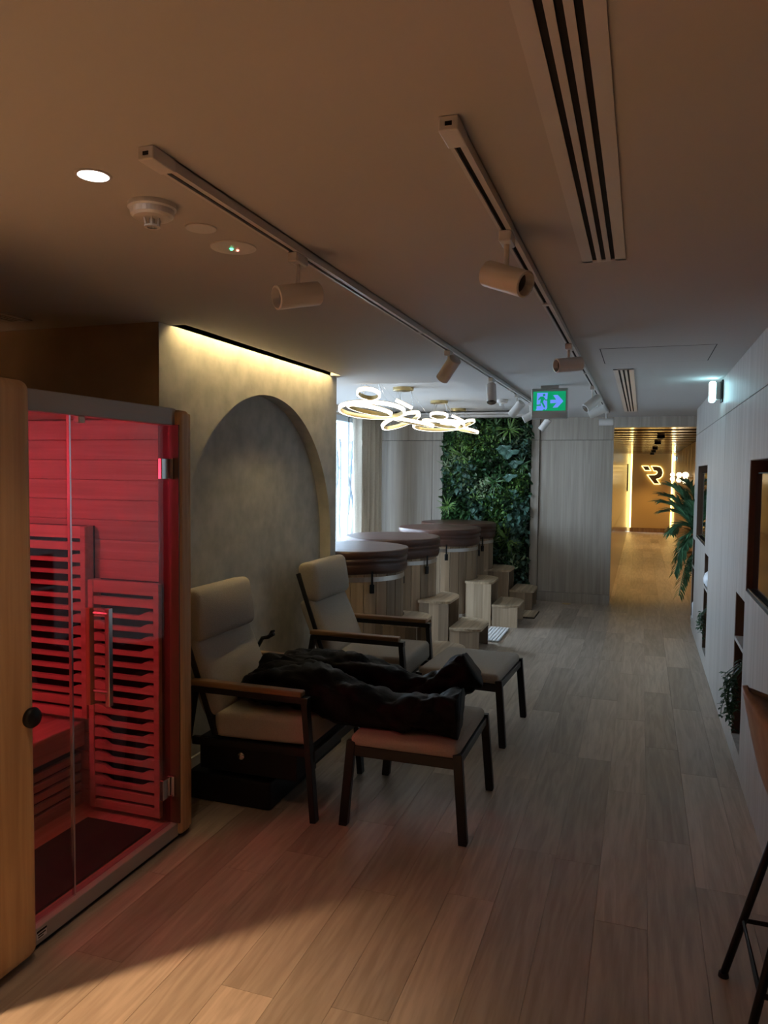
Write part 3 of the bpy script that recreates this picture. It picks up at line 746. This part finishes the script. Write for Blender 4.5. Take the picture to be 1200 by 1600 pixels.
for q in (((-.26, -.05, 1.42), (-.50, -.14, 1.42), .19), ((-.24, .0, 1.30), (-.48, -.02, 1.22), .18), ((-.12, .1, 1.55), (-.27, .2, 1.58), .17), ((-.14, -.2, 1.30), (-.22, -.36, 1.36), .16),
          ((-.20, -.1, 1.15), (-.30, -.15, .72), .17), ((-.22, -.08, 1.05), (-.33, -.2, .55), .16), ((-.2, -.1, .9), (-.28, -.24, .32), .15), ((-.24, .1, 1.2), (-.36, .25, .95), .16), ((-.15, -.1, 1.4), (-.33, .05, 1.50), .17), ((-.16, -.15, 1.05), (-.25, -.3, .85), .15), ((-.28, -.1, 1.36), (-.53, -.2, 1.34), .2), ((-.22, -.05, 1.5), (-.44, -.1, 1.53), .19), ((-.2, -.05, 1.2), (-.40, -.1, 1.0), .17)):
    frond([B0 if q[1][2] > .6 else (-.06, 0, .75), q[0], q[1]], q[2])
# trailing plants in the shelf niches
def trailer(name, x, y, z, drop, strands, label, seed, wy=.12):
    r_ = random.Random(seed); t = thing(name, label, 'plant', (x, y, z))
    MB().lathe([(0, 0), (.045, 0), (.055, .09), (.048, .09), (.042, .07), (0, .07)], 18).build('pot', 'terracotta', t)
    for s in range(strands):
        mb = MB(); yy = r_.uniform(-wy, wy); out = r_.uniform(.10, .15); L = drop*r_.uniform(.45, 1.0)
        P = [Vector((0, yy*.3, .08)), Vector((-out*.5, yy*.6, .13)), Vector((-out, yy*.8, .05))]
        m_ = int(L/.035)
        for i in range(m_): P.append(Vector((-out-.012*math.sin(i*.7+s), yy*(.8+.3*i/m_)+.012*math.sin(i*.9+s*2), .05-(i+1)*.035)))
        mb.tube(P, .0022, 4)
        for i in range(1, len(P)):
            for q in range(3):
                a = r_.uniform(0, 2*PI); leaf(mb, P[i]+Vector((0, 0, r_.uniform(-.015, .015))), (math.cos(a), math.sin(a), r_.uniform(-.5, .4)), (0, 0, 1), r_.uniform(.025, .04), .02, .3, 2)
        mb.build('vine', 'leaf_dark', t)
trailer('trailing_plant', .63, 4.60, .13+.33, .30, 12, 'trailing green plant in the open shelf niche nearest the bar stool', 21)
pl_ = MB().box(.585, .675, 4.55, 4.65, .131, .458).build('plant_block', 'niche_brown'); tag(pl_, 'brown block holding up the trailing plant nearest the bar stool', 'block')
trailer('trailing_plant', .63, 6.94, .13+.27, .22, 9, 'trailing green plant in the middle shelf niche below the white ball', 22)
pl_ = MB().box(.585, .675, 6.89, 6.99, .131, .398).build('plant_block', 'niche_brown'); tag(pl_, 'brown block holding up the trailing plant below the white ball', 'block')
trailer('trailing_plant', .63, 8.57, .686, .2, 7, 'trailing green plant on the shelf at the far end of the right wall', 23)
gb = thing('white_ball_vase', 'round white ceramic vase on the middle shelf niche', 'vase', (.60, 6.93, .685))
MB().lathe([(.03, 0), (.055, .012), (.078, .05), (.082, .08), (.07, .125), (.04, .15), (.025, .155), (.025, .165), (.018, .165), (.018, .14), (0, .13)], 28).build('body', 'ceramic', gb, smooth=True)
gb = thing('white_jar', 'white jar low in the farthest shelf niche', 'jar', (.60, 8.56, .13))
MB().lathe([(.05, 0), (.06, .01), (.062, .16), (.05, .18), (.03, .19), (.03, .20), (0, .20)], 28).build('body', 'ceramic', gb, smooth=True)
MB().lathe([(0, .2), (.034, .2), (.034, .215), (.01, .22), (.012, .235), (0, .24)], 20).build('lid', 'ceramic', gb, smooth=True)
# screens in the wall niches
for (y0, y1, z0, z1), lab in ((NI[0], 'wall screen with glossy dark glass in the niche nearest the bar stool'), (NI[3], 'wall screen with glossy dark glass in the niche farther along')):
    t = thing('television', lab, 'television', (XR+.018, (y0+y1)/2, z0+.0))
    w2 = (y1-y0)/2
    MB().box(.02, .13, -w2+.008, w2-.012, .012, z1-z0-.065).build('housing', 'black', t, bevel=.003)
    MB().box(.012, .021, -w2+.014, w2-.018, .02, z1-z0-.072).build('screen_glass', 'screen', t)
    MB().box(-.014, .02, -w2+.01, w2-.012, 0, .012).build('ledge', 'charcoal_metal', t)
    MB().box(-.012, -.006, -w2+.03, w2-.03, .012, .02).build('ledge_strip', 'chrome', t)

# ================================================================ CHANDELIERS
def ring(mb_b, mb_e, c, R, rx, ry, hgt=.034, wd=.02, n=56):
    M = Matrix.Rotation(rx, 3, 'X') @ Matrix.Rotation(ry, 3, 'Y')
    mb_b.lathe([(R-wd, -hgt/2), (R-wd, hgt/2), (R-.002, hgt/2), (R-.002, hgt/2-.004), (R-wd+.003, hgt/2-.004), (R-wd+.003, -hgt/2)], n, c, M)
    mb_e.lathe([(R-wd+.004, -hgt/2), (R, -hgt/2), (R, hgt/2-.005), (R-.004, hgt/2-.005)], n, c, M)
    return [Vector(c)+M @ Vector((R*math.cos(a), R*math.sin(a), hgt/2)) for a in (.4, 2.5, 4.6)]
def chandelier(x, y, rings, label):
    t = thing('ring_chandelier', label, 'chandelier', (x, y, 2.42), group='ring chandeliers over the tubs')
    MB().lathe([(0, 0), (.095, 0), (.095, -.028), (.088, -.032), (0, -.032)], 40).build('ceiling_rose', 'brass', t)
    for (cx, cy, cz, R, rx, ry) in rings:
        b, e = MB(), MB(); pts = ring(b, e, (cx, cy, cz), R, math.radians(rx), math.radians(ry))
        ro = b.build('ring', 'brass', t, smooth=False); e.build('ring_light', 'led_white', ro, smooth=True)
        for k, p in enumerate(pts):
            a = 2.1*k; MB().tube([(.07*math.cos(a), .07*math.sin(a), -.03), p], .0012, 4).build('cable', 'chrome', ro)
chandelier(-2.135, 5.86, [(.025, 0, -.27, .275, -9, -1), (.0, .02, -.265, .19, -7, 9), (-.005, 0, -.135, .10, -20, 0)], 'ring chandelier over the tub nearest the lounge chairs')
chandelier(-2.10, 6.68, [(-.02, 0, -.30, .19, -5, -22), (.10, .02, -.315, .19, -2, 10), (.01, 0, -.15, .085, -5, 25)], 'ring chandelier second from the lounge chairs')
chandelier(-2.11, 8.02, [(.0, 0, -.265, .285, -7, -3), (.01, .02, -.245, .20, -6, 8), (.0, 0, -.155, .10, -12, 0)], 'ring chandelier third from the lounge chairs')
chandelier(-2.14, 9.05, [(.02, 0, -.235, .24, -4, 12), (.07, .02, -.185, .14, -4, -20), (.0, 0, -.12, .085, -5, 25)], 'ring chandelier nearest the plant wall')

# ================================================================ CEILING FITTINGS
def track(x, y0, y1, joints, label):
    t = thing('lighting_track', label, 'track', (x, y0, H), group='spotlight tracks')
    L = y1-y0
    MB().box(-.018, -.009, .08, L, -.026, 0).box(.004, .018, .08, L, -.026, 0).box(-.018, .018, .08, L, -.004, 0).build('rail', 'white_metal', t)
    MB().box(-.009, .004, .08, L, -.020, -.004).build('groove', 'dark_slot', t)
    e = MB().box(-.02, .02, 0, .085, -.03, 0).build('end_feed', 'white_plastic', t, bevel=.003)
    MB().box(-.006, .008, -.0015, .001, -.02, -.012).build('screw_slot', 'black', e)
    for j in joints: MB().box(-.019, .019, j-y0, j-y0+.035, -.0285, 0).build('joint', 'white_metal', t, bevel=.002, seg=1)
    return t
track(-1.04, 1.42, 9.0, (3.55, 6.2), 'white spotlight track over the lounge chairs')
track(-.38, 1.48, 8.9, (3.1, 5.3), 'white spotlight track in the middle of the ceiling')
def spot(x, y, d, label, stem=.075, L=.15, R=.037, off=0):
    t = thing('spotlight', label, 'spotlight', (x, y, H-.026), group='white track spotlights')
    MB().box(-.017, .017, -.04, .04, -.03, 0).build('adapter', 'white_plastic', t, bevel=.003, seg=1)
    MB().tube([(0, 0, -.03), (0, 0, -.03-stem)], .0075, 8).build('stem', 'white_plastic', t)
    d = Vector(d).normalized(); c = Vector((0, 0, -.03-stem-R*.55))
    Q = d.to_track_quat('Z', 'Y').to_matrix()
    b = MB().lathe([(0, -L*.5), (R-.004, -L*.5), (R, -L*.5+.004), (R, L*.5-.002), (R-.004, L*.5), (R-.006, L*.5), (R-.009, L*.5-.028), (0, L*.5-.028)], 32, c, Q).build('body', 'white_plastic', t)
    smooth_angle(b, 35)
    MB().lathe([(0, L*.5-.0275), (R-.0095, L*.5-.0275), (R-.0095, L*.5-.026), (R-.015, L*.5-.024), (0, L*.5-.022)], 28, c, Q).build('lens', 'screen', b)
    return t
for x, y, d, s, lab in ((-1.04, 2.19, (-.62, -.76, -.22), .075, 'white track spotlight nearest the sauna, turned left'),
    (-1.04, 4.15, (-.62, .45, -.68), .05, 'track spotlight over the footstools, aimed down and left'),
    (-1.04, 5.42, (.14, -.45, -.9), .06, 'track spotlight beyond the footstools, aimed straight down'),
    (-1.04, 6.58, (-.60, .25, -.66), .075, 'track spotlight just left of the exit sign, aimed down left'),
    (-1.04, 7.42, (-.85, -.1, -.45), .075, 'track spotlight peeping out at the lower left of the exit sign'),
    (-1.04, 8.6, (-.55, .1, -.7), .085, 'track spotlight hanging just below the exit sign'),
    (-.38, 2.17, (.80, -.42, -.36), .075, 'largest white track spotlight beside the long air vent, turned right'),
    (-.38, 4.1, (-.80, -.58, -.12), .055, 'white track spotlight above and right of the exit sign, turned left'),
    (-.38, 6.1, (-.62, -.42, -.55), .08, 'white track spotlight right of the exit sign, lens end facing down left'),
    (-.38, 6.85, (-.92, .2, -.38), .085, 'white track spotlight partly hidden behind another right of the exit sign'),
    (-.38, 8.5, (-1, -.05, -.02), .07, 'white track spotlight lying level at the far end of the middle track')):
    spot(x, y, d, lab, s)
def diffuser(x0, x1, y0, y1, label, holes=True):
    t = thing('slot_diffuser', label, 'air vent', ((x0+x1)/2, y0, H)); w2 = (x1-x0)/2; L = y1-y0
    sw = .0135; bar_w = (2*w2-.062-3*sw)/2 if 2*w2 > .12 else .014
    e = (2*w2-3*sw-2*.015)/2
    MB().box(-w2+.005, w2-.005, .005, L-.005, -.0022, 0).build('dark_slots', 'dark_slot', t)
    xs = [-w2, -w2+e, -w2+e+sw, -w2+e+sw+.015, -w2+e+2*sw+.015, -w2+e+2*sw+.03, w2-e, w2]
    fr = MB(); 
    for a, b in ((xs[0], xs[1]), (xs[6], xs[7])): fr.box(a, b, 0, L, -.005, 0)
    fr.box(-w2, w2, L-.018, L, -.005, 0).box(-w2, w2, 0, .018, -.005, 0)
    fr.build('frame', 'white_metal', t)
    for a, b in ((xs[2], xs[3]), (xs[4], xs[5])): MB().box(a, b, .018, L-.018, -.005, 0).build('slot_bar', 'white_metal', t)
    return t
diffuser(-.205, -.069, .55, 2.62, 'long white three slot air vent at the top of the picture')
diffuser(-.203, -.070, 5.34, 8.95, 'white three slot air vent before the passage opening')
diffuser(-2.90, -2.765, 1.6, 2.9, 'white slot air vent above the sauna at the left edge')
def disc(name, x, y, r, label, cat, mat='white_plastic', h=.004):
    t = thing(name, label, cat, (x, y, H))
    return t
t = thing('recessed_downlight', 'lit round recessed downlight near the sauna', 'downlight', (-1.262, 1.522, H))
MB().lathe([(.036, 0), (.043, 0), (.042, -.003), (.036, -.0035)], 36).build('bezel', 'white_metal', t)
MB().lathe([(0, -.001), (.0365, -.001), (.036, -.0025), (0, -.003)], 36).build('glass', 'downlight_glow', t)
def smoke(x, y, label, s=1):
    t = thing('smoke_detector', label, 'smoke detector', (x, y, H))
    MB().lathe([(0, 0), (.062*s, 0), (.063*s, -.012*s), (.058*s, -.016*s), (.056*s, -.03*s), (.048*s, -.036*s), (.03*s, -.038*s), (0, -.038*s)], 36).build('base', 'white_plastic', t)
    g = MB()
    for k in range(6):
        a = k*PI/3; c_, s_ = math.cos(a), math.sin(a)
        g.bar((.022*s*c_, .022*s*s_, -.036*s), (.018*s*c_, .018*s*s_, -.058*s), .004*s, .004*s)
    g.lathe([(.014*s, -.056*s), (.021*s, -.056*s), (.021*s, -.06*s), (.014*s, -.06*s)], 20)
    g.build('cage', 'white_plastic', t)
    MB().lathe([(0, -.036*s), (.008*s, -.036*s), (.007*s, -.05*s), (0, -.052*s)], 12).build('sensor', 'white_plastic', t)
smoke(-1.25, 1.735, 'white smoke detector beside the lit downlight')
smoke(-1.30, 7.3, 'small white smoke detector behind the exit sign')
t = thing('blank_plate', 'flat white round ceiling plate beside the smoke detector', 'ceiling plate', (-1.232, 1.942, H))
MB().lathe([(0, 0), (.045, 0), (.045, -.003), (.042, -.004), (0, -.004)], 36).build('plate', 'white_plastic', t)
t = thing('ceiling_sensor', 'round white ceiling sensor with green and red pilot lights', 'sensor', (-1.238, 2.137, H))
b = MB().lathe([(0, 0), (.072, 0), (.071, -.004), (.05, -.006), (0, -.0065)], 36).build('plate', 'white_plastic', t)
MB().lathe([(0, -.0065), (.006, -.0065), (.004, -.011), (0, -.012)], 12, (-.004, -.006, 0)).build('green_light', 'dot_green', b)
MB().lathe([(0, -.0065), (.005, -.0065), (.003, -.011), (0, -.012)], 12, (.008, .012, 0)).build('red_light', 'dot_red', b)
# exit sign
ex = thing('exit_sign', 'green emergency exit sign with running figure and right arrow', 'exit sign', (-.719, 6.2, H))
MB().box(-.07, .07, 0, .035, -.022, 0).build('mount', 'sign_grey', ex)
MB().rbox(-.145, .145, 0, .035, -.268, -.022, .012, 3).build('housing', 'sign_grey', ex, smooth=True, weld=True)
fpn = MB().box(-.128, .128, -.002, .0, -.202, -.047).build('green_face', 'sign_green', ex)
def fs(name, polys, mat, d):
    m = MB()
    for p in polys: m.prism([((u-560)/820*.256, -.047-(v-270)/445*.155) for u, v in p], lambda u, v, q: (u, q, v), d-.0012, d)
    m.build(name, mat, fpn)
fs('door_mark', [[(245, 300), (520, 300), (505, 470), (510, 650), (470, 700), (430, 670), (440, 655), (395, 705), (210, 705), (240, 670)]], 'sign_white', -.0022)
fs('arrow_mark', [[(585, 465), (735, 465), (650, 360), (770, 355), (915, 500), (765, 645), (645, 645), (740, 540), (585, 545)]], 'sign_white', -.0022)
cir = [(425+34*math.cos(k*PI/8), 352+26*math.sin(k*PI/8)) for k in range(16)]
fs('running_figure', [cir, [(330, 390), (410, 385), (440, 420), (395, 530), (330, 530), (345, 440), (290, 470), (270, 455)], [(425, 400), (470, 455), (520, 455), (520, 480), (455, 480), (410, 430)], [(330, 500), (350, 600), (220, 600), (225, 572), (320, 568)], [(350, 500), (410, 530), (465, 630), (430, 645), (370, 545)]], 'sign_green', -.0036)
# emergency lamp on the right wall
t = thing('emergency_lamp', 'small emergency lamp glowing cyan high on the right wall', 'emergency lamp', (XR, 6.02, 2.255))
MB().box(-.012, -.001, -.055, .055, -.08, .08).build('back_plate', 'charcoal_metal', t, bevel=.003)
MB().box(-.05, -.012, -.04, .04, -.06, .065).build('housing', 'sign_grey', t, bevel=.006)
MB().rbox(-.092, -.05, -.04, .04, -.078, .072, .014, 3).build('lens', 'emergency_glow', t, smooth=True, weld=True)

# ================================================================ PASSAGE FITTINGS
for k, yy in enumerate((11.9, 14.2, 17.2, 19.4, 21.8)):
    t = thing('passage_downlight', ('black ceiling downlight nearest the passage opening', 'black ceiling downlight second from the passage opening', 'black ceiling downlight third from the passage opening', 'black ceiling downlight fourth from the passage opening', 'black ceiling downlight nearest the glowing logo')[k], 'downlight', (.25, yy, PZ), group='passage downlights')
    MB().lathe([(0, 0), (.055, 0), (.055, -.045), (.05, -.05), (.043, -.05), (.038, -.03), (0, -.03)], 28).build('can', 'black', t)
    MB().lathe([(0, -.029), (.037, -.029), (.035, -.032), (0, -.033)], 24).build('lens', 'downlight_glow', t)
    lamp('beam', 'SPOT', (0, 0, -.052), 46, (1, .63, .24), .04, parent=t, spot=95, blend=.7)
for k, yy in enumerate((14.6, 17.0, 20.6)):
    t = thing('wall_sconce', ('brass double wall lamp nearest the palm', 'middle brass double wall lamp of the passage', 'brass double wall lamp nearest the glowing logo')[k], 'wall lamp', (PX1, yy, 1.585), group='passage wall lamps')
    MB().lathe([(0, 0), (.05, 0), (.05, .012), (0, .014)], 24, (0, 0, 0), Matrix.Rotation(-PI/2, 3, 'Y')).build('wall_plate', 'brass', t)
    MB().tube([(-.01, 0, 0), (-.16, 0, 0)], .009, 8).build('arm', 'brass', t)
    for s in (-1, 1):
        MB().lathe([(0, 0), (.03, .0), (.055, .04), (.055, .075), (.03, .10), (0, .105)], 20, (-.13, 0, 0), Matrix.Diagonal((1, 1, s))).build('glass_shade', 'sconce_glow', t, smooth=True)
lg = thing('glowing_logo', 'backlit angular R shaped logo glowing yellow on the end wall', 'logo', (.28, PY1+.03, 1.62))
def lpt(u, v): return ((u-392)/300*.56, -(v-525)/280*.53)
P1 = [(250, 398), (328, 398), (358, 452), (288, 452)]
P2 = [(382, 398), (455, 398), (498, 408), (525, 440), (537, 490), (525, 540), (492, 570), (445, 582), (495, 652), (425, 652), (330, 530), (425, 526), (458, 508), (466, 480), (452, 462), (412, 455)]
def off(poly, d):
    n = len(poly); out = []
    area = sum(poly[i][0]*poly[(i+1) % n][1]-poly[(i+1) % n][0]*poly[i][1] for i in range(n)); sg = 1 if area > 0 else -1
    for i in range(n):
        a, b, c_ = Vector(poly[i-1]), Vector(poly[i]), Vector(poly[(i+1) % n])
        n1 = Vector(((b-a).y, -(b-a).x)).normalized()*sg; n2 = Vector(((c_-b).y, -(c_-b).x)).normalized()*sg
        m = (n1+n2).normalized(); k_ = d/max(.5, m.dot(n1)); out.append((b.x+m.x*k_, b.y+m.y*k_))
    return out
for P in (P1, P2):
    MB().prism([lpt(*p) for p in P], lambda u, v, d: (u, d, v), -.05, -.035).build('logo_piece', 'logo_face', lg)
    MB().prism([lpt(*p) for p in off(P, 11)], lambda u, v, d: (u, d, v), -.033, -.012).build('halo', 'led_logo', lg)
t = thing('emergency_lamp', 'small emergency lamp glowing white at the far top corner of the passage', 'emergency lamp', (PX1, 21.9, 2.08))
MB().box(-.03, 0, -.06, .06, -.07, .07).build('housing', 'charcoal_metal', t); MB().box(-.06, -.03, -.05, .05, -.06, .06).build('lens', 'emergency_glow', t)
ds = thing('door_sign', 'slim dark sign plate on the left wall far down the passage', 'sign', (PX0, 20.5, 1.55)); MB().box(0, .02, -.06, .06, -.35, .35).build('plate', 'charcoal_metal', ds)

# ================================================================ BAR STOOL
bs = thing('bar_stool', 'bar stool with brown wooden shell and black metal legs at the right edge', 'stool', (.57, 2.42, 0))
sh = MB(); n, m = 18, 14
prof = [(.23, .635), (.12, .622), (-.02, .625), (-.12, .64), (-.18, .68), (-.215, .76), (-.24, .86), (-.262, .97), (-.275, 1.03)]
V = []
for i in range(m+1):
    t_ = i/m*(len(prof)-1); k = min(int(t_), len(prof)-2); f = t_-k
    x_ = prof[k][0]*(1-f)+prof[k+1][0]*f; z_ = prof[k][1]*(1-f)+prof[k+1][1]*f
    s_ = i/m; hw = .205 if s_ < .80 else .205*(max(0, 1-((s_-.80)/.2)**2.6)**(1/2.6)*.75+.25)
    for j in range(n+1):
        q = j/n*2-1; wrap = (.07 if s_ > .3 else .02)*abs(q)**2
        sag = -.0 if s_ > .97 else 0
        V.append((x_+wrap*(1.2 if s_ > .35 else .1), q*hw, z_+(.03*abs(q)**2 if s_ < .4 else -.035*abs(q)**2*(s_ > .8))))
sh.add(V, [(i*(n+1)+j, i*(n+1)+j+1, (i+1)*(n+1)+j+1, (i+1)*(n+1)+j) for i in range(m) for j in range(n)])
so = sh.build('seat_shell', 'stool_wood', bs, smooth=True); md = so.modifiers.new('thickness', 'SOLIDIFY'); md.thickness = .016
for sx in (-1, 1):
    for sy in (-1, 1):
        l = MB().tube([(sx*.27, sy*.22, .008), (sx*.13, sy*.12, .625)], .012, 10).build('leg', 'black', bs, smooth=True)
        MB().lathe([(0, 0), (.017, 0), (.015, .014), (0, .016)], 14, (sx*.27, sy*.22, 0)).build('foot_pad', 'rubber', l)
rr = [(sx*.222, sy*.186, .22) for sx, sy in ((-1, -1), (1, -1), (1, 1), (-1, 1), (-1, -1))]
MB().tube(rr, .008, 8).build('foot_rail', 'black', bs)
MB().lathe([(0, .60), (.10, .60), (.15, .612), (.15, .616), (0, .616)], 24).build('seat_plate', 'black', bs)

# ================================================================ ROOM LAMPS (warm downlights of the near room, lit passage, emergency glow)
def room_downlight(x, y, e, label, ang=104, bl=.45):
    t = thing('recessed_downlight', label, 'downlight', (x, y, H), group='warm downlights of the near room')
    MB().lathe([(.036, 0), (.043, 0), (.042, -.003), (.036, -.0035)], 36).build('bezel', 'white_metal', t)
    MB().lathe([(0, -.001), (.0365, -.001), (.036, -.0025), (0, -.003)], 36).build('glass', 'downlight_glow', t)
    lamp('beam', 'SPOT', (0, 0, -.01), e, (1, .62, .33), .05, parent=t, spot=ang, blend=bl)
room_downlight(-2.62, .70, 380, 'warm recessed downlight left of the sauna outside the view')
dlamp = lamp('beam', 'SPOT', (-1.262, 1.522, H-.01), 14, (1, .70, .45), .04, spot=100, blend=.8)
room_downlight(-1.3, -.8, 10, 'warm recessed downlight behind the viewpoint')
